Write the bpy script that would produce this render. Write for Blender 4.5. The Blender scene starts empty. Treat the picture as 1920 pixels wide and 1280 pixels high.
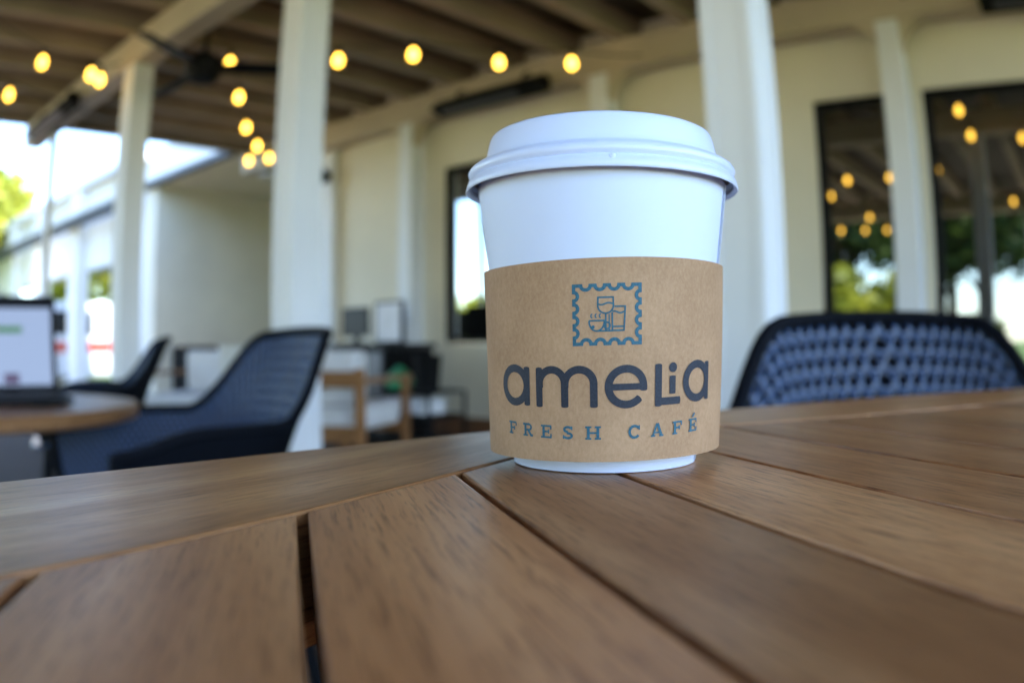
import bpy, bmesh, math, random
from mathutils import Vector, Matrix

R = math.radians
SC = bpy.context.scene
COL = SC.collection
rnd = random.Random(7)

# ------------------------------------------------------------------ camera
CAM_Z = 0.78
TABLE_Z = 0.74
cd = bpy.data.cameras.new('camera')
cam = bpy.data.objects.new('camera', cd)
COL.objects.link(cam)
SC.camera = cam
cd.type = 'PANO'                                  # the photograph was taken through a mild fisheye lens
cd.sensor_fit = 'HORIZONTAL'
cd.sensor_width = 36.0
cd.sensor_height = 36.0 * 682 / 1024
cd.lens = 29.0
cd.panorama_type = 'FISHEYE_EQUISOLID'
cd.fisheye_lens = 29.03
cd.fisheye_fov = math.pi
cd.clip_start = 0.01
cd.clip_end = 2000
cd.dof.use_dof = True
cd.dof.focus_distance = 0.244
cd.dof.aperture_fstop = 8.2
PITCH, ROLL = 0.0044, -0.0073
_s, _c, _sr, _cr = math.sin(PITCH), math.cos(PITCH), math.sin(ROLL), math.cos(ROLL)
right = Vector((_cr, -_s*_sr, _c*_sr)); up = Vector((-_sr, -_s*_cr, _c*_cr)); fwd = Vector((0, _c, _s))
cam.matrix_world = Matrix(((right.x, up.x, -fwd.x, 0), (right.y, up.y, -fwd.y, 0), (right.z, up.z, -fwd.z, CAM_Z), (0, 0, 0, 1)))

# ------------------------------------------------------------------ sky and sun
SUN_AZ, SUN_EL = R(118), R(54)                    # sun behind the camera, to the right, high
sun_dir = Vector((math.sin(SUN_AZ)*math.cos(SUN_EL), math.cos(SUN_AZ)*math.cos(SUN_EL), math.sin(SUN_EL)))
world = bpy.data.worlds.new('World'); SC.world = world; world.use_nodes = True
wn = world.node_tree.nodes; wl = world.node_tree.links
sky = wn.new('ShaderNodeTexSky'); sky.sky_type = 'NISHITA'; sky.sun_disc = False
sky.sun_elevation = SUN_EL; sky.sun_rotation = SUN_AZ
sky.air_density = 1.0; sky.dust_density = 0.4; sky.ozone_density = 4.0
wl.new(sky.outputs[0], wn['Background'].inputs[0]); wn['Background'].inputs[1].default_value = 0.15
sd = bpy.data.lights.new('sun', 'SUN'); sd.energy = 3.2; sd.angle = R(0.53); sd.color = (1.0, 0.95, 0.87)
so = bpy.data.objects.new('sun', sd); COL.objects.link(so); so.rotation_euler = sun_dir.to_track_quat('Z', 'Y').to_euler()

SC.render.engine = 'CYCLES'
SC.view_settings.view_transform = 'Standard'
SC.view_settings.look = 'None'
SC.view_settings.gamma = 1.0
SC.view_settings.exposure = 2.95
cy = SC.cycles
cy.use_denoising = True
try: cy.denoiser = 'OPENIMAGEDENOISE'
except Exception: pass
cy.max_bounces = 10; cy.diffuse_bounces = 6; cy.glossy_bounces = 5; cy.transmission_bounces = 6; cy.transparent_max_bounces = 8
cy.sample_clamp_indirect = 12.0
cy.caustics_reflective = False; cy.caustics_refractive = False

# ------------------------------------------------------------------ frame of the building: u along its wall, n towards it
W2 = Vector((math.sin(R(130.3)), math.cos(R(130.3)), 0)); N2 = Vector((-W2.y, W2.x, 0))
def B(u, n, z=0.0): return W2*u + N2*n + Vector((0, 0, z))
BROT = math.atan2(W2.y, W2.x)                     # local x = u, local y = n
BM = Matrix.Rotation(BROT, 4, 'Z')

# ------------------------------------------------------------------ materials
def mat(name): 
    m = bpy.data.materials.new(name); m.use_nodes = True
    return m, m.node_tree.nodes, m.node_tree.links, m.node_tree.nodes['Principled BSDF']
def plain(name, col, rough=0.6, metal=0.0, var=0.10, scale=8.0, bump=0.0, bscale=120.0, spec=0.5, detail=4):
    m, n, l, p = mat(name)
    tc = n.new('ShaderNodeTexCoord'); nz = n.new('ShaderNodeTexNoise'); nz.inputs['Scale'].default_value = scale; nz.inputs['Detail'].default_value = detail
    l.new(tc.outputs['Object'], nz.inputs['Vector'])
    rp = n.new('ShaderNodeValToRGB'); rp.color_ramp.elements[0].position = 0.3; rp.color_ramp.elements[1].position = 0.7
    a = [max(0, c*(1-var)) for c in col]; b = [min(1, c*(1+var)) for c in col]
    rp.color_ramp.elements[0].color = (*a, 1); rp.color_ramp.elements[1].color = (*b, 1)
    l.new(nz.outputs[0], rp.inputs[0]); l.new(rp.outputs[0], p.inputs['Base Color'])
    p.inputs['Roughness'].default_value = rough; p.inputs['Metallic'].default_value = metal; p.inputs['Specular IOR Level'].default_value = spec
    if bump:
        n2 = n.new('ShaderNodeTexNoise'); n2.inputs['Scale'].default_value = bscale; n2.inputs['Detail'].default_value = 3
        l.new(tc.outputs['Object'], n2.inputs['Vector'])
        bp = n.new('ShaderNodeBump'); bp.inputs['Strength'].default_value = bump; bp.inputs['Distance'].default_value = 0.002
        l.new(n2.outputs[0], bp.inputs['Height']); l.new(bp.outputs[0], p.inputs['Normal'])
    return m
def emit(name, col, strength):
    m, n, l, p = mat(name)
    p.inputs['Base Color'].default_value = (0.02, 0.02, 0.02, 1); p.inputs['Emission Color'].default_value = (*col, 1); p.inputs['Emission Strength'].default_value = strength
    return m
def wood(name, dark, mid, light, rough=0.38, gx=3.0, gy=45.0, bump=0.25, coat=0.0):
    """grain runs along local x; every piece takes its own stretch of the pattern"""
    m, n, l, p = mat(name)
    tc = n.new('ShaderNodeTexCoord'); oi = n.new('ShaderNodeObjectInfo')
    mul = n.new('ShaderNodeVectorMath'); mul.operation = 'MULTIPLY'; mul.inputs[1].default_value = (37.0, 19.0, 11.0)
    cx = n.new('ShaderNodeCombineXYZ')
    for i in range(3): l.new(oi.outputs['Random'], cx.inputs[i])
    l.new(cx.outputs[0], mul.inputs[0])
    add = n.new('ShaderNodeVectorMath'); l.new(tc.outputs['Object'], add.inputs[0]); l.new(mul.outputs[0], add.inputs[1])
    # broad figure
    m1 = n.new('ShaderNodeMapping'); m1.inputs['Scale'].default_value = (gx, gy, gy); l.new(add.outputs[0], m1.inputs[0])
    n1 = n.new('ShaderNodeTexNoise'); n1.inputs['Scale'].default_value = 1.0; n1.inputs['Detail'].default_value = 6; n1.inputs['Roughness'].default_value = 0.62; n1.inputs['Distortion'].default_value = 0.8
    l.new(m1.outputs[0], n1.inputs['Vector'])
    # blotches
    m3 = n.new('ShaderNodeMapping'); m3.inputs['Scale'].default_value = (gx*2.2, gy*0.35, gy*0.35); l.new(add.outputs[0], m3.inputs[0])
    n3 = n.new('ShaderNodeTexNoise'); n3.inputs['Scale'].default_value = 1.0; n3.inputs['Detail'].default_value = 3; l.new(m3.outputs[0], n3.inputs['Vector'])
    # fine pores
    m2 = n.new('ShaderNodeMapping'); m2.inputs['Scale'].default_value = (gx*18, gy*24, gy*24); l.new(add.outputs[0], m2.inputs[0])
    n2 = n.new('ShaderNodeTexNoise'); n2.inputs['Scale'].default_value = 1.0; n2.inputs['Detail'].default_value = 4; n2.inputs['Roughness'].default_value = 0.7; l.new(m2.outputs[0], n2.inputs['Vector'])
    mx = n.new('ShaderNodeMath'); mx.operation = 'MULTIPLY_ADD'; mx.inputs[1].default_value = 0.62
    l.new(n1.outputs[0], mx.inputs[0])
    m5 = n.new('ShaderNodeMath'); m5.operation = 'MULTIPLY'; m5.inputs[1].default_value = 0.38; l.new(n3.outputs[0], m5.inputs[0]); l.new(m5.outputs[0], mx.inputs[2])
    rp = n.new('ShaderNodeValToRGB'); e = rp.color_ramp.elements
    e[0].position = 0.27; e[0].color = (*dark, 1); e[1].position = 0.70; e[1].color = (*light, 1)
    k = e.new(0.5); k.color = (*mid, 1)
    l.new(mx.outputs[0], rp.inputs[0])
    pr = n.new('ShaderNodeValToRGB'); pr.color_ramp.elements[0].position = 0.36; pr.color_ramp.elements[0].color = (0.40, 0.32, 0.27, 1); pr.color_ramp.elements[1].position = 0.49; pr.color_ramp.elements[1].color = (1, 1, 1, 1)
    l.new(n2.outputs[0], pr.inputs[0])
    mm = n.new('ShaderNodeMix'); mm.data_type = 'RGBA'; mm.blend_type = 'MULTIPLY'; mm.inputs[0].default_value = 0.95
    l.new(rp.outputs[0], mm.inputs[6]); l.new(pr.outputs[0], mm.inputs[7])
    # piece to piece brightness
    vr = n.new('ShaderNodeMapRange'); vr.inputs[3].default_value = 0.78; vr.inputs[4].default_value = 1.18; l.new(oi.outputs['Random'], vr.inputs[0])
    hs = n.new('ShaderNodeHueSaturation'); l.new(vr.outputs[0], hs.inputs['Value']); l.new(mm.outputs[2], hs.inputs['Color'])
    l.new(hs.outputs[0], p.inputs['Base Color'])
    rr = n.new('ShaderNodeMapRange'); rr.inputs[3].default_value = rough+0.12; rr.inputs[4].default_value = rough-0.06; l.new(n1.outputs[0], rr.inputs[0]); l.new(rr.outputs[0], p.inputs['Roughness'])
    p.inputs['Specular IOR Level'].default_value = 0.28
    bp = n.new('ShaderNodeBump'); bp.inputs['Strength'].default_value = bump; bp.inputs['Distance'].default_value = 0.0004
    l.new(n2.outputs[0], bp.inputs['Height']); l.new(bp.outputs[0], p.inputs['Normal'])
    if coat: p.inputs['Coat Weight'].default_value = coat; p.inputs['Coat Roughness'].default_value = 0.25
    return m
def leafmat(name, c1, c2):
    m, n, l, p = mat(name)
    g = n.new('ShaderNodeNewGeometry'); rp = n.new('ShaderNodeValToRGB')
    rp.color_ramp.elements[0].color = (*c1, 1); rp.color_ramp.elements[1].color = (*c2, 1)
    l.new(g.outputs['Random Per Island'], rp.inputs[0]); l.new(rp.outputs[0], p.inputs['Base Color'])
    p.inputs['Roughness'].default_value = 0.55
    tr = n.new('ShaderNodeBsdfTranslucent'); l.new(rp.outputs[0], tr.inputs[0])
    ms = n.new('ShaderNodeMixShader'); ms.inputs[0].default_value = 0.45
    l.new(p.outputs[0], ms.inputs[1]); l.new(tr.outputs[0], ms.inputs[2]); l.new(ms.outputs[0], n['Material Output'].inputs[0])
    return m
def glassmat(name, refl, tint):
    """coated window glass in front of a dark room"""
    m, n, l, p = mat(name)
    p.inputs['Base Color'].default_value = (*tint, 1); p.inputs['Roughness'].default_value = 0.9; p.inputs['Specular IOR Level'].default_value = 0.0
    gl = n.new('ShaderNodeBsdfGlossy'); gl.inputs['Roughness'].default_value = 0.0; gl.inputs[0].default_value = (0.9, 0.95, 0.95, 1)
    ms = n.new('ShaderNodeMixShader')
    lw = n.new('ShaderNodeLayerWeight'); lw.inputs[0].default_value = 0.5
    ma = n.new('ShaderNodeMath'); ma.operation = 'ADD'; ma.inputs[1].default_value = refl; ma.use_clamp = True
    l.new(lw.outputs['Facing'], ma.inputs[0]); l.new(ma.outputs[0], ms.inputs[0])
    l.new(p.outputs[0], ms.inputs[1]); l.new(gl.outputs[0], ms.inputs[2]); l.new(ms.outputs[0], n['Material Output'].inputs[0])
    return m

M = {}
M['teak'] = wood('teak', (0.18, 0.064, 0.022), (0.40, 0.172, 0.064), (0.60, 0.30, 0.125), 0.35)
M['teak_rim'] = wood('teak_rim', (0.20, 0.076, 0.025), (0.43, 0.195, 0.072), (0.62, 0.325, 0.135), 0.31)
M['oak'] = wood('oak', (0.20, 0.09, 0.035), (0.30, 0.14, 0.055), (0.38, 0.19, 0.08), 0.35)
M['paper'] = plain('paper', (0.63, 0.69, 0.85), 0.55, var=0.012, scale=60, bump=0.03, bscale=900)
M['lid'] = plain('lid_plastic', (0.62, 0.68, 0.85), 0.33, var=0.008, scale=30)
M['seam'] = plain('seam_paper', (0.16, 0.16, 0.2), 0.7)
M['black'] = plain('black_metal', (0.006, 0.006, 0.007), 0.6, var=0.2, spec=0.1)
M['black_gloss'] = plain('black_gloss', (0.006, 0.006, 0.007), 0.4, spec=0.2)
M['steel'] = plain('steel', (0.10, 0.10, 0.11), 0.4, metal=0.6)
M['cream'] = plain('cream_stucco', (0.76, 0.70, 0.57), 0.85, var=0.06, scale=1.6, bump=0.3, bscale=90)
M['cream_w'] = plain('white_paint', (0.74, 0.75, 0.79), 0.55, var=0.03, scale=3.0)
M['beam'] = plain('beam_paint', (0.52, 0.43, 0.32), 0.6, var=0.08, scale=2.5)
M['joist'] = plain('joist_shaded', (0.32, 0.25, 0.18), 0.65, var=0.15, scale=2.0)  # darker copy of the beam paint, dim ceiling light put into the colour
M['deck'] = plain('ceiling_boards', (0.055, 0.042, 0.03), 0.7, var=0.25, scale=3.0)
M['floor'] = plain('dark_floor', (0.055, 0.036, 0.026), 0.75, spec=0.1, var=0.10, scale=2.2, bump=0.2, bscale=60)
M['bounce_paving'] = plain('tan_bounce', (0.44, 0.36, 0.27), 0.8, var=0.12, scale=1.5, bump=0.2, bscale=40)
M['grass'] = plain('grass', (0.11, 0.17, 0.028), 0.9, var=0.35, scale=0.8, detail=8)
M['bark'] = plain('bark', (0.10, 0.075, 0.05), 0.9, var=0.3, scale=9, bump=0.6, bscale=25)
M['leaf_l'] = leafmat('leaf_light', (0.20, 0.25, 0.025), (0.44, 0.44, 0.05))
M['leaf_d'] = leafmat('leaf_dark', (0.035, 0.075, 0.015), (0.10, 0.16, 0.03))
M['white_b'] = plain('white_render', (0.84, 0.82, 0.78), 0.85, var=0.05, scale=0.8)  # even white wall render of the far wing
M['roofgrey'] = plain('roof_edge', (0.05, 0.055, 0.065), 0.6)
M['cushion'] = plain('white_cushion', (0.70, 0.70, 0.73), 0.9, var=0.04, scale=12, bump=0.3, bscale=300)
M['glass'] = glassmat('window_glass', 0.27, (0.006, 0.006, 0.005))
M['pot'] = plain('white_pot', (0.72, 0.73, 0.74), 0.4, var=0.03)
M['bulb'] = emit('bulb_glow', (1.0, 0.52, 0.06), 1.6)
M['screen'] = emit('screen_glow', (0.42, 0.55, 0.85), 0.10)
M['screen_green'] = emit('screen_green', (0.08, 0.40, 0.05), 0.06)
M['screen_purple'] = emit('screen_purple', (0.20, 0.03, 0.22), 0.04)
M['red'] = plain('red_paint', (0.55, 0.05, 0.03), 0.3)
M['carwhite'] = plain('car_white', (0.75, 0.75, 0.76), 0.3, var=0.02)
M['rubber'] = plain('rubber', (0.02, 0.02, 0.02), 0.8)
M['green_bag'] = plain('green_plastic', (0.03, 0.30, 0.14), 0.35)
M['brown'] = plain('brown_timber', (0.14, 0.062, 0.028), 0.6, var=0.2)
M['board_white'] = plain('board_white', (0.70, 0.69, 0.74), 0.6)
# woven shell plastic
M['shell'] = plain('shell_plastic', (0.020, 0.046, 0.115), 0.24, var=0.08, scale=20, spec=0.95)
M['shell_rim'] = plain('shell_rim', (0.004, 0.005, 0.008), 0.6, spec=0.06)
# kraft paper
def kraft():
    m, n, l, p = mat('kraft_paper')
    tc = n.new('ShaderNodeTexCoord')
    mp = n.new('ShaderNodeMapping'); mp.inputs['Scale'].default_value = (1, 1, 0.7); l.new(tc.outputs['Object'], mp.inputs[0])
    a = n.new('ShaderNodeTexNoise'); a.inputs['Scale'].default_value = 900; a.inputs['Detail'].default_value = 5; a.inputs['Roughness'].default_value = 0.75; l.new(mp.outputs[0], a.inputs['Vector'])
    b = n.new('ShaderNodeTexNoise'); b.inputs['Scale'].default_value = 45; b.inputs['Detail'].default_value = 4; l.new(tc.outputs['Object'], b.inputs['Vector'])
    mx = n.new('ShaderNodeMath'); mx.operation = 'MULTIPLY_ADD'; mx.inputs[1].default_value = 0.55; l.new(a.outputs[0], mx.inputs[0])
    m2 = n.new('ShaderNodeMath'); m2.operation = 'MULTIPLY'; m2.inputs[1].default_value = 0.45; l.new(b.outputs[0], m2.inputs[0]); l.new(m2.outputs[0], mx.inputs[2])
    rp = n.new('ShaderNodeValToRGB'); e = rp.color_ramp.elements
    e[0].position = 0.36; e[0].color = (0.33, 0.185, 0.092, 1); e[1].position = 0.64; e[1].color = (0.47, 0.285, 0.155, 1)
    l.new(mx.outputs[0], rp.inputs[0]); l.new(rp.outputs[0], p.inputs['Base Color']); p.inputs['Roughness'].default_value = 0.8
    bp = n.new('ShaderNodeBump'); bp.inputs['Strength'].default_value = 0.15; bp.inputs['Distance'].default_value = 0.0003; l.new(a.outputs[0], bp.inputs['Height']); l.new(bp.outputs[0], p.inputs['Normal'])
    return m
M['kraft'] = kraft()
def ink(name, col):
    m, n, l, p = mat(name)
    tc = n.new('ShaderNodeTexCoord'); a = n.new('ShaderNodeTexNoise'); a.inputs['Scale'].default_value = 1400; a.inputs['Detail'].default_value = 4; l.new(tc.outputs['Object'], a.inputs['Vector'])
    rp = n.new('ShaderNodeValToRGB'); rp.color_ramp.elements[0].position = 0.35; rp.color_ramp.elements[1].position = 0.75
    rp.color_ramp.elements[0].color = (*col, 1); rp.color_ramp.elements[1].color = (*[c*1.6+0.008 for c in col], 1)
    l.new(a.outputs[0], rp.inputs[0]); l.new(rp.outputs[0], p.inputs['Base Color']); p.inputs['Roughness'].default_value = 0.7
    return m
M['ink_dark'] = ink('ink_dark', (0.009, 0.012, 0.022))
M['ink_teal'] = ink('ink_teal', (0.016, 0.080, 0.115))

# ------------------------------------------------------------------ mesh helpers
class MB:
    def __init__(s): s.v = []; s.f = []
    def add(s, vs, fs):
        o = len(s.v); s.v += [tuple(x) for x in vs]; s.f += [tuple(i+o for i in f) for f in fs]; return s
    def box(s, a, b):
        (x0, y0, z0), (x1, y1, z1) = a, b
        return s.add([(x0,y0,z0),(x1,y0,z0),(x1,y1,z0),(x0,y1,z0),(x0,y0,z1),(x1,y0,z1),(x1,y1,z1),(x0,y1,z1)],
                     [(0,3,2,1),(4,5,6,7),(0,1,5,4),(1,2,6,5),(2,3,7,6),(3,0,4,7)])
    def prism(s, poly, z0, z1):
        n = len(poly)
        return s.add([(x, y, z0) for x, y in poly]+[(x, y, z1) for x, y in poly],
                     [tuple(range(n-1, -1, -1)), tuple(range(n, 2*n))]+[(i, (i+1) % n, n+(i+1) % n, n+i) for i in range(n)])
    def lathe(s, prof, seg=48, c=(0, 0, 0), close=False, a0=0.0):
        n = len(prof); vs = []
        for k in range(seg):
            a = 2*math.pi*k/seg+a0
            vs += [(c[0]+r*math.cos(a), c[1]+r*math.sin(a), c[2]+z) for r, z in prof]
        fs = []
        for k in range(seg):
            k2 = (k+1) % seg
            for i in range(n-1 if not close else n):
                j = (i+1) % n
                fs.append((k*n+i, k2*n+i, k2*n+j, k*n+j))
        return s.add(vs, fs)
    def tube(s, pts, rad, seg=8, cap=True, closed=False):
        pts = [Vector(p) for p in pts]; n = len(pts)
        rads = rad if isinstance(rad, (list, tuple)) else [rad]*n
        vs = []; prev = None
        for i, p in enumerate(pts):
            if closed: t = (pts[(i+1) % n]-pts[i-1])
            else: t = (pts[min(i+1, n-1)]-pts[max(i-1, 0)])
            t = t.normalized()
            if prev is None:
                ref = Vector((0, 0, 1)) if abs(t.z) < 0.9 else Vector((1, 0, 0))
                x = t.cross(ref).normalized()
            else: x = (prev-t*prev.dot(t)).normalized()
            prev = x; y = t.cross(x)
            vs += [p+(x*math.cos(2*math.pi*k/seg)+y*math.sin(2*math.pi*k/seg))*rads[i] for k in range(seg)]
        fs = []
        for i in range(n if closed else n-1):
            j = (i+1) % n
            for k in range(seg):
                k2 = (k+1) % seg
                fs.append((i*seg+k, i*seg+k2, j*seg+k2, j*seg+k))
        if cap and not closed:
            fs.append(tuple(range(seg-1, -1, -1))); fs.append(tuple((n-1)*seg+k for k in range(seg)))
        return s.add(vs, fs)
    def mesh(s, name, bevel=0.0, bseg=2, smooth=False, ang=40):
        me = bpy.data.meshes.new(name)
        me.from_pydata(s.v, [], s.f)
        bm = bmesh.new(); bm.from_mesh(me)
        bmesh.ops.recalc_face_normals(bm, faces=bm.faces)
        if bevel:
            ed = [e for e in bm.edges if len(e.link_faces) == 2 and e.calc_face_angle(0) > R(25)]
            bmesh.ops.bevel(bm, geom=ed, offset=bevel, segments=bseg, profile=0.6, affect='EDGES', clamp_overlap=True)
        if smooth:
            for f in bm.faces: f.smooth = True
            for e in bm.edges:
                if len(e.link_faces) == 2 and e.calc_face_angle(0) > R(ang): e.smooth = False
        bm.to_mesh(me); bm.free()
        return me
    def build(s, name, m, parent=None, bevel=0.0, smooth=False, loc=None, rot=None, bseg=2, ang=40):
        me = s.mesh(name, bevel, bseg, smooth, ang)
        return link(name, me, m, parent, loc, rot)
def link(name, me, m, parent=None, loc=None, rot=None):
    o = bpy.data.objects.new(name, me)
    if m is not None:
        mm = M[m] if isinstance(m, str) else m
        if not me.materials: me.materials.append(mm)
    COL.objects.link(o)
    if parent: o.parent = parent
    if loc is not None: o.location = loc
    if rot is not None: o.rotation_euler = rot if not isinstance(rot, (int, float)) else (0, 0, rot)
    return o
def tag(o, label, cat, group=None, kind=None):
    if label: o['label'] = label
    if cat: o['category'] = cat
    if group: o['group'] = group
    if kind: o['kind'] = kind
    return o
def thing(name, label, cat, loc=(0, 0, 0), rz=0.0, group=None):
    o = bpy.data.objects.new(name, None); COL.objects.link(o); o.empty_display_size = 0.05
    o.location = loc; o.rotation_euler = (0, 0, rz)
    return tag(o, label, cat, group)
def bthing(name, label, cat, u=0, n=0, z=0, rz=0.0, group=None):
    return thing(name, label, cat, B(u, n, z), BROT+rz, group)
def dup(root, loc, rz, label=None, group=None):
    r = root.copy(); COL.objects.link(r); r.location = loc; r.rotation_euler = (0, 0, rz)
    if label: r['label'] = label
    if group: r['group'] = group
    for ch in list(root.children):
        c = ch.copy(); COL.objects.link(c); c.parent = r
        for g in list(ch.children):
            d = g.copy(); COL.objects.link(d); d.parent = c
    return r
def smooth01(a, b, x):
    t = min(1, max(0, (x-a)/(b-a))); return t*t*(3-2*t)

# ================================================================== THE SETTING
def struct(o): o['kind'] = 'structure'; return o
g = MB()
S_ = 900
g.add([(-S_, -S_, -0.12), (S_, -S_, -0.12), (S_, S_, -0.12), (-S_, S_, -0.12)], [(0, 1, 2, 3)])
struct(g.build('lawn', 'grass'))
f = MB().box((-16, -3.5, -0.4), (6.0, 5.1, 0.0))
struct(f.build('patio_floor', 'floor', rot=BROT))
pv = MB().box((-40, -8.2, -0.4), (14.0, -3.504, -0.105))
struct(pv.build('path', 'bounce_paving', rot=BROT))  # unseen tan ground, added in place of lawn to bounce warm light upward

# ------------------------------------------------------------------ patio cover
BEAM_B = CAM_Z+1.90          # underside of the beams
JOIST_B = BEAM_B+0.22
DECK_Z = JOIST_B+0.20
ROOF_U0, ROOF_U1, ROOF_N0, ROOF_N1 = -7.85, 3.5, -3.3, 4.857
cover = bthing('patio_cover', 'cream timber patio cover with square posts, beams and exposed joists', 'patio cover')
ROW_N = [-2.75, 2.122, 4.70]
def post(u, n, s, base=0.0, top=BEAM_B, brackets=False):
    po = MB()
    po.box((u-s/2, n-s/2, base), (u+s/2, n+s/2, top))
    o = po.build('post', 'cream_w', cover, bevel=0.006)
    pl = MB().box((u-s/2-0.015, n-s/2-0.015, base), (u+s/2+0.015, n+s/2+0.015, base+0.14))
    if s > 0.1: pl.build('plinth', 'cream_w', o, bevel=0.004)
    if s > 0.1 and not brackets:                  # corner boards
        e = 0.007
        for (a0, b0, a1, b1) in ((u-s/2-e, n-s/2-e, u-s/2+0.022, n-s/2-0.0005), (u+s/2-0.022, n-s/2-e, u+s/2+e, n-s/2-0.0005), (u+s/2+0.0005, n+s/2-0.022, u+s/2+e, n+s/2+e), (u+s/2+0.0005, n-s/2, u+s/2+e, n-s/2+0.022)):
            MB().box((a0, b0, base+0.141), (a1, b1, top-0.002)).build('corner_board', 'cream_w', o)
    if brackets:
        for sg in (-1, 1):                        # curved knee brace under the beam
            prof = [(0, 0)]
            L = 0.20
            poly = [(s/2, top-0.001), (s/2, top-L)]
            for k in range(1, 9):
                a = math.pi/2*k/8
                poly.append((s/2+L*(1-math.cos(a)), top-L+L*math.sin(a)-0.001))
            b = MB(); n0, n1 = n-s*0.4, n+s*0.4; m = len(poly)
            vs = [(u+sg*x, n0, z) for x, z in poly]+[(u+sg*x, n1, z) for x, z in poly]
            b.add(vs, [tuple(range(m)), tuple(range(2*m-1, m-1, -1))]+[(i, (i+1) % m, m+(i+1) % m, m+i) for i in range(m)])
            b.build('bracket', 'beam', o)
    return o
for u in (-5.09, -3.07, -0.93, 1.20, 3.2): post(u, ROW_N[1], 0.145)
post(-7.02, ROW_N[1], 0.062)
for u in (-5.10, -3.12, -1.02, 1.08): post(u, ROW_N[2], 0.15, brackets=True)
for u in (-7.3, -5.0, -2.9, -0.75, 1.35, 3.2): post(u, ROW_N[0], 0.145)
for n_, w_ in ((ROW_N[0], 0.15), (ROW_N[1], 0.15), (ROW_N[2], 0.155)):
    MB().box((ROOF_U0+0.05, n_-w_/2-0.01, BEAM_B), (ROOF_U1-0.05, n_+w_/2+0.01, JOIST_B)).build('beam', 'beam', cover, bevel=0.006)
u = ROOF_U0+0.08; k = 0
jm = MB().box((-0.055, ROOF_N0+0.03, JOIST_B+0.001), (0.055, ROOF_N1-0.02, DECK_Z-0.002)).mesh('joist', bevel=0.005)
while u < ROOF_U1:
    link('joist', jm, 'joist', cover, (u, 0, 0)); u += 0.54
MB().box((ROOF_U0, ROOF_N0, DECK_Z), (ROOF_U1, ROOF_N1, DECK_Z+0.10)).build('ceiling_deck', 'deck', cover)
MB().box((ROOF_U0-0.03, ROOF_N0-0.03, JOIST_B+0.03), (ROOF_U0-0.002, ROOF_N1, DECK_Z+0.12)).build('fascia', 'beam', cover)
MB().box((ROOF_U0-0.03, ROOF_N0-0.034, JOIST_B+0.03), (ROOF_U1+0.03, ROOF_N0-0.004, DECK_Z+0.12)).build('fascia', 'beam', cover)

# ------------------------------------------------------------------ cafe building
WN = 4.86
cafe = bthing('cafe_building', 'cream rendered cafe wall with tall black framed windows beside the patio', 'building')
wins = [(-4.86, -3.42, CAM_Z+0.02, CAM_Z+1.50), (-1.63, -1.045, 0.25, CAM_Z+1.51), (-0.90, 1.35, 0.25, CAM_Z+1.51)]
wall = MB(); TOP = 3.12; TH = 0.30
cur = -6.66
for (a, b, z0, z1) in wins:
    wall.box((cur, WN, 0), (a, WN+TH, TOP)); wall.box((a, WN, 0), (b, WN+TH, z0)); wall.box((a, WN, z1), (b, WN+TH, TOP)); cur = b
wall.box((cur, WN, 0), (5.0, WN+TH, TOP))
wall.build('wall', 'cream', cafe)
for (a, b, z0, z1) in wins:
    fr = MB(); t = 0.05; y0, y1 = WN+0.02, WN+0.09
    fr.box((a+0.001, y0, z0+0.001), (a+t, y1, z1-0.001)); fr.box((b-t, y0, z0+0.001), (b-0.001, y1, z1-0.001))
    fr.box((a+t, y0, z0+0.001), (b-t, y1, z0+t)); fr.box((a+t, y0, z1-t), (b-t, y1, z1-0.001))
    fo = fr.build('window', 'black', cafe)
    cuts = [a+t, b-t] if b-a < 1.6 else [a+t, (a+b)/2-0.02, (a+b)/2+0.02, b-t]
    if len(cuts) == 4: MB().box((cuts[1], y0+0.004, z0+t), (cuts[2], y1-0.004, z1-t)).build('mullion', 'black', fo)
    for i in range(0, len(cuts), 2):
        MB().box((cuts[i], WN+0.05, z0+t), (cuts[i+1], WN+0.062, z1-t)).build('pane', 'glass', fo)
# raised panels and pilasters between u -8 and -5
MB().box((-6.70, WN-0.09, 0), (-6.30, WN-0.002, TOP)).build('pilaster', 'cream_w', cafe, bevel=0.006)
MB().box((-6.02, WN-0.05, 0), (-5.22, WN-0.003, TOP)).build('wall_panel', 'cream', cafe, bevel=0.006)
MB().box((-6.70, WN+0.302, 0), (-6.40, 9.0, TOP)).build('return_wall', 'cream', cafe)
MB().box((-5.0, WN-0.045, 0.0), (-1.75, WN-0.002, 0.20)).build('baseboard', 'brown', cafe)
# wall lamp
sc_ = bthing('wall_sconce', 'small round black wall lamp on the white pilaster', 'lamp', -6.38, WN-0.092, CAM_Z+1.64)
MB().lathe([(0, 0), (0.05, 0), (0.05, 0.02), (0, 0.02)], 20).build('back_plate', 'black', sc_, rot=(R(90), 0, 0))
MB().lathe([(0.001, -0.07), (0.045, -0.06), (0.062, 0), (0.062, 0.05), (0.03, 0.085), (0.001, 0.09)], 20, (0, -0.075, 0)).build('shade', 'black', sc_, smooth=True)

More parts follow.
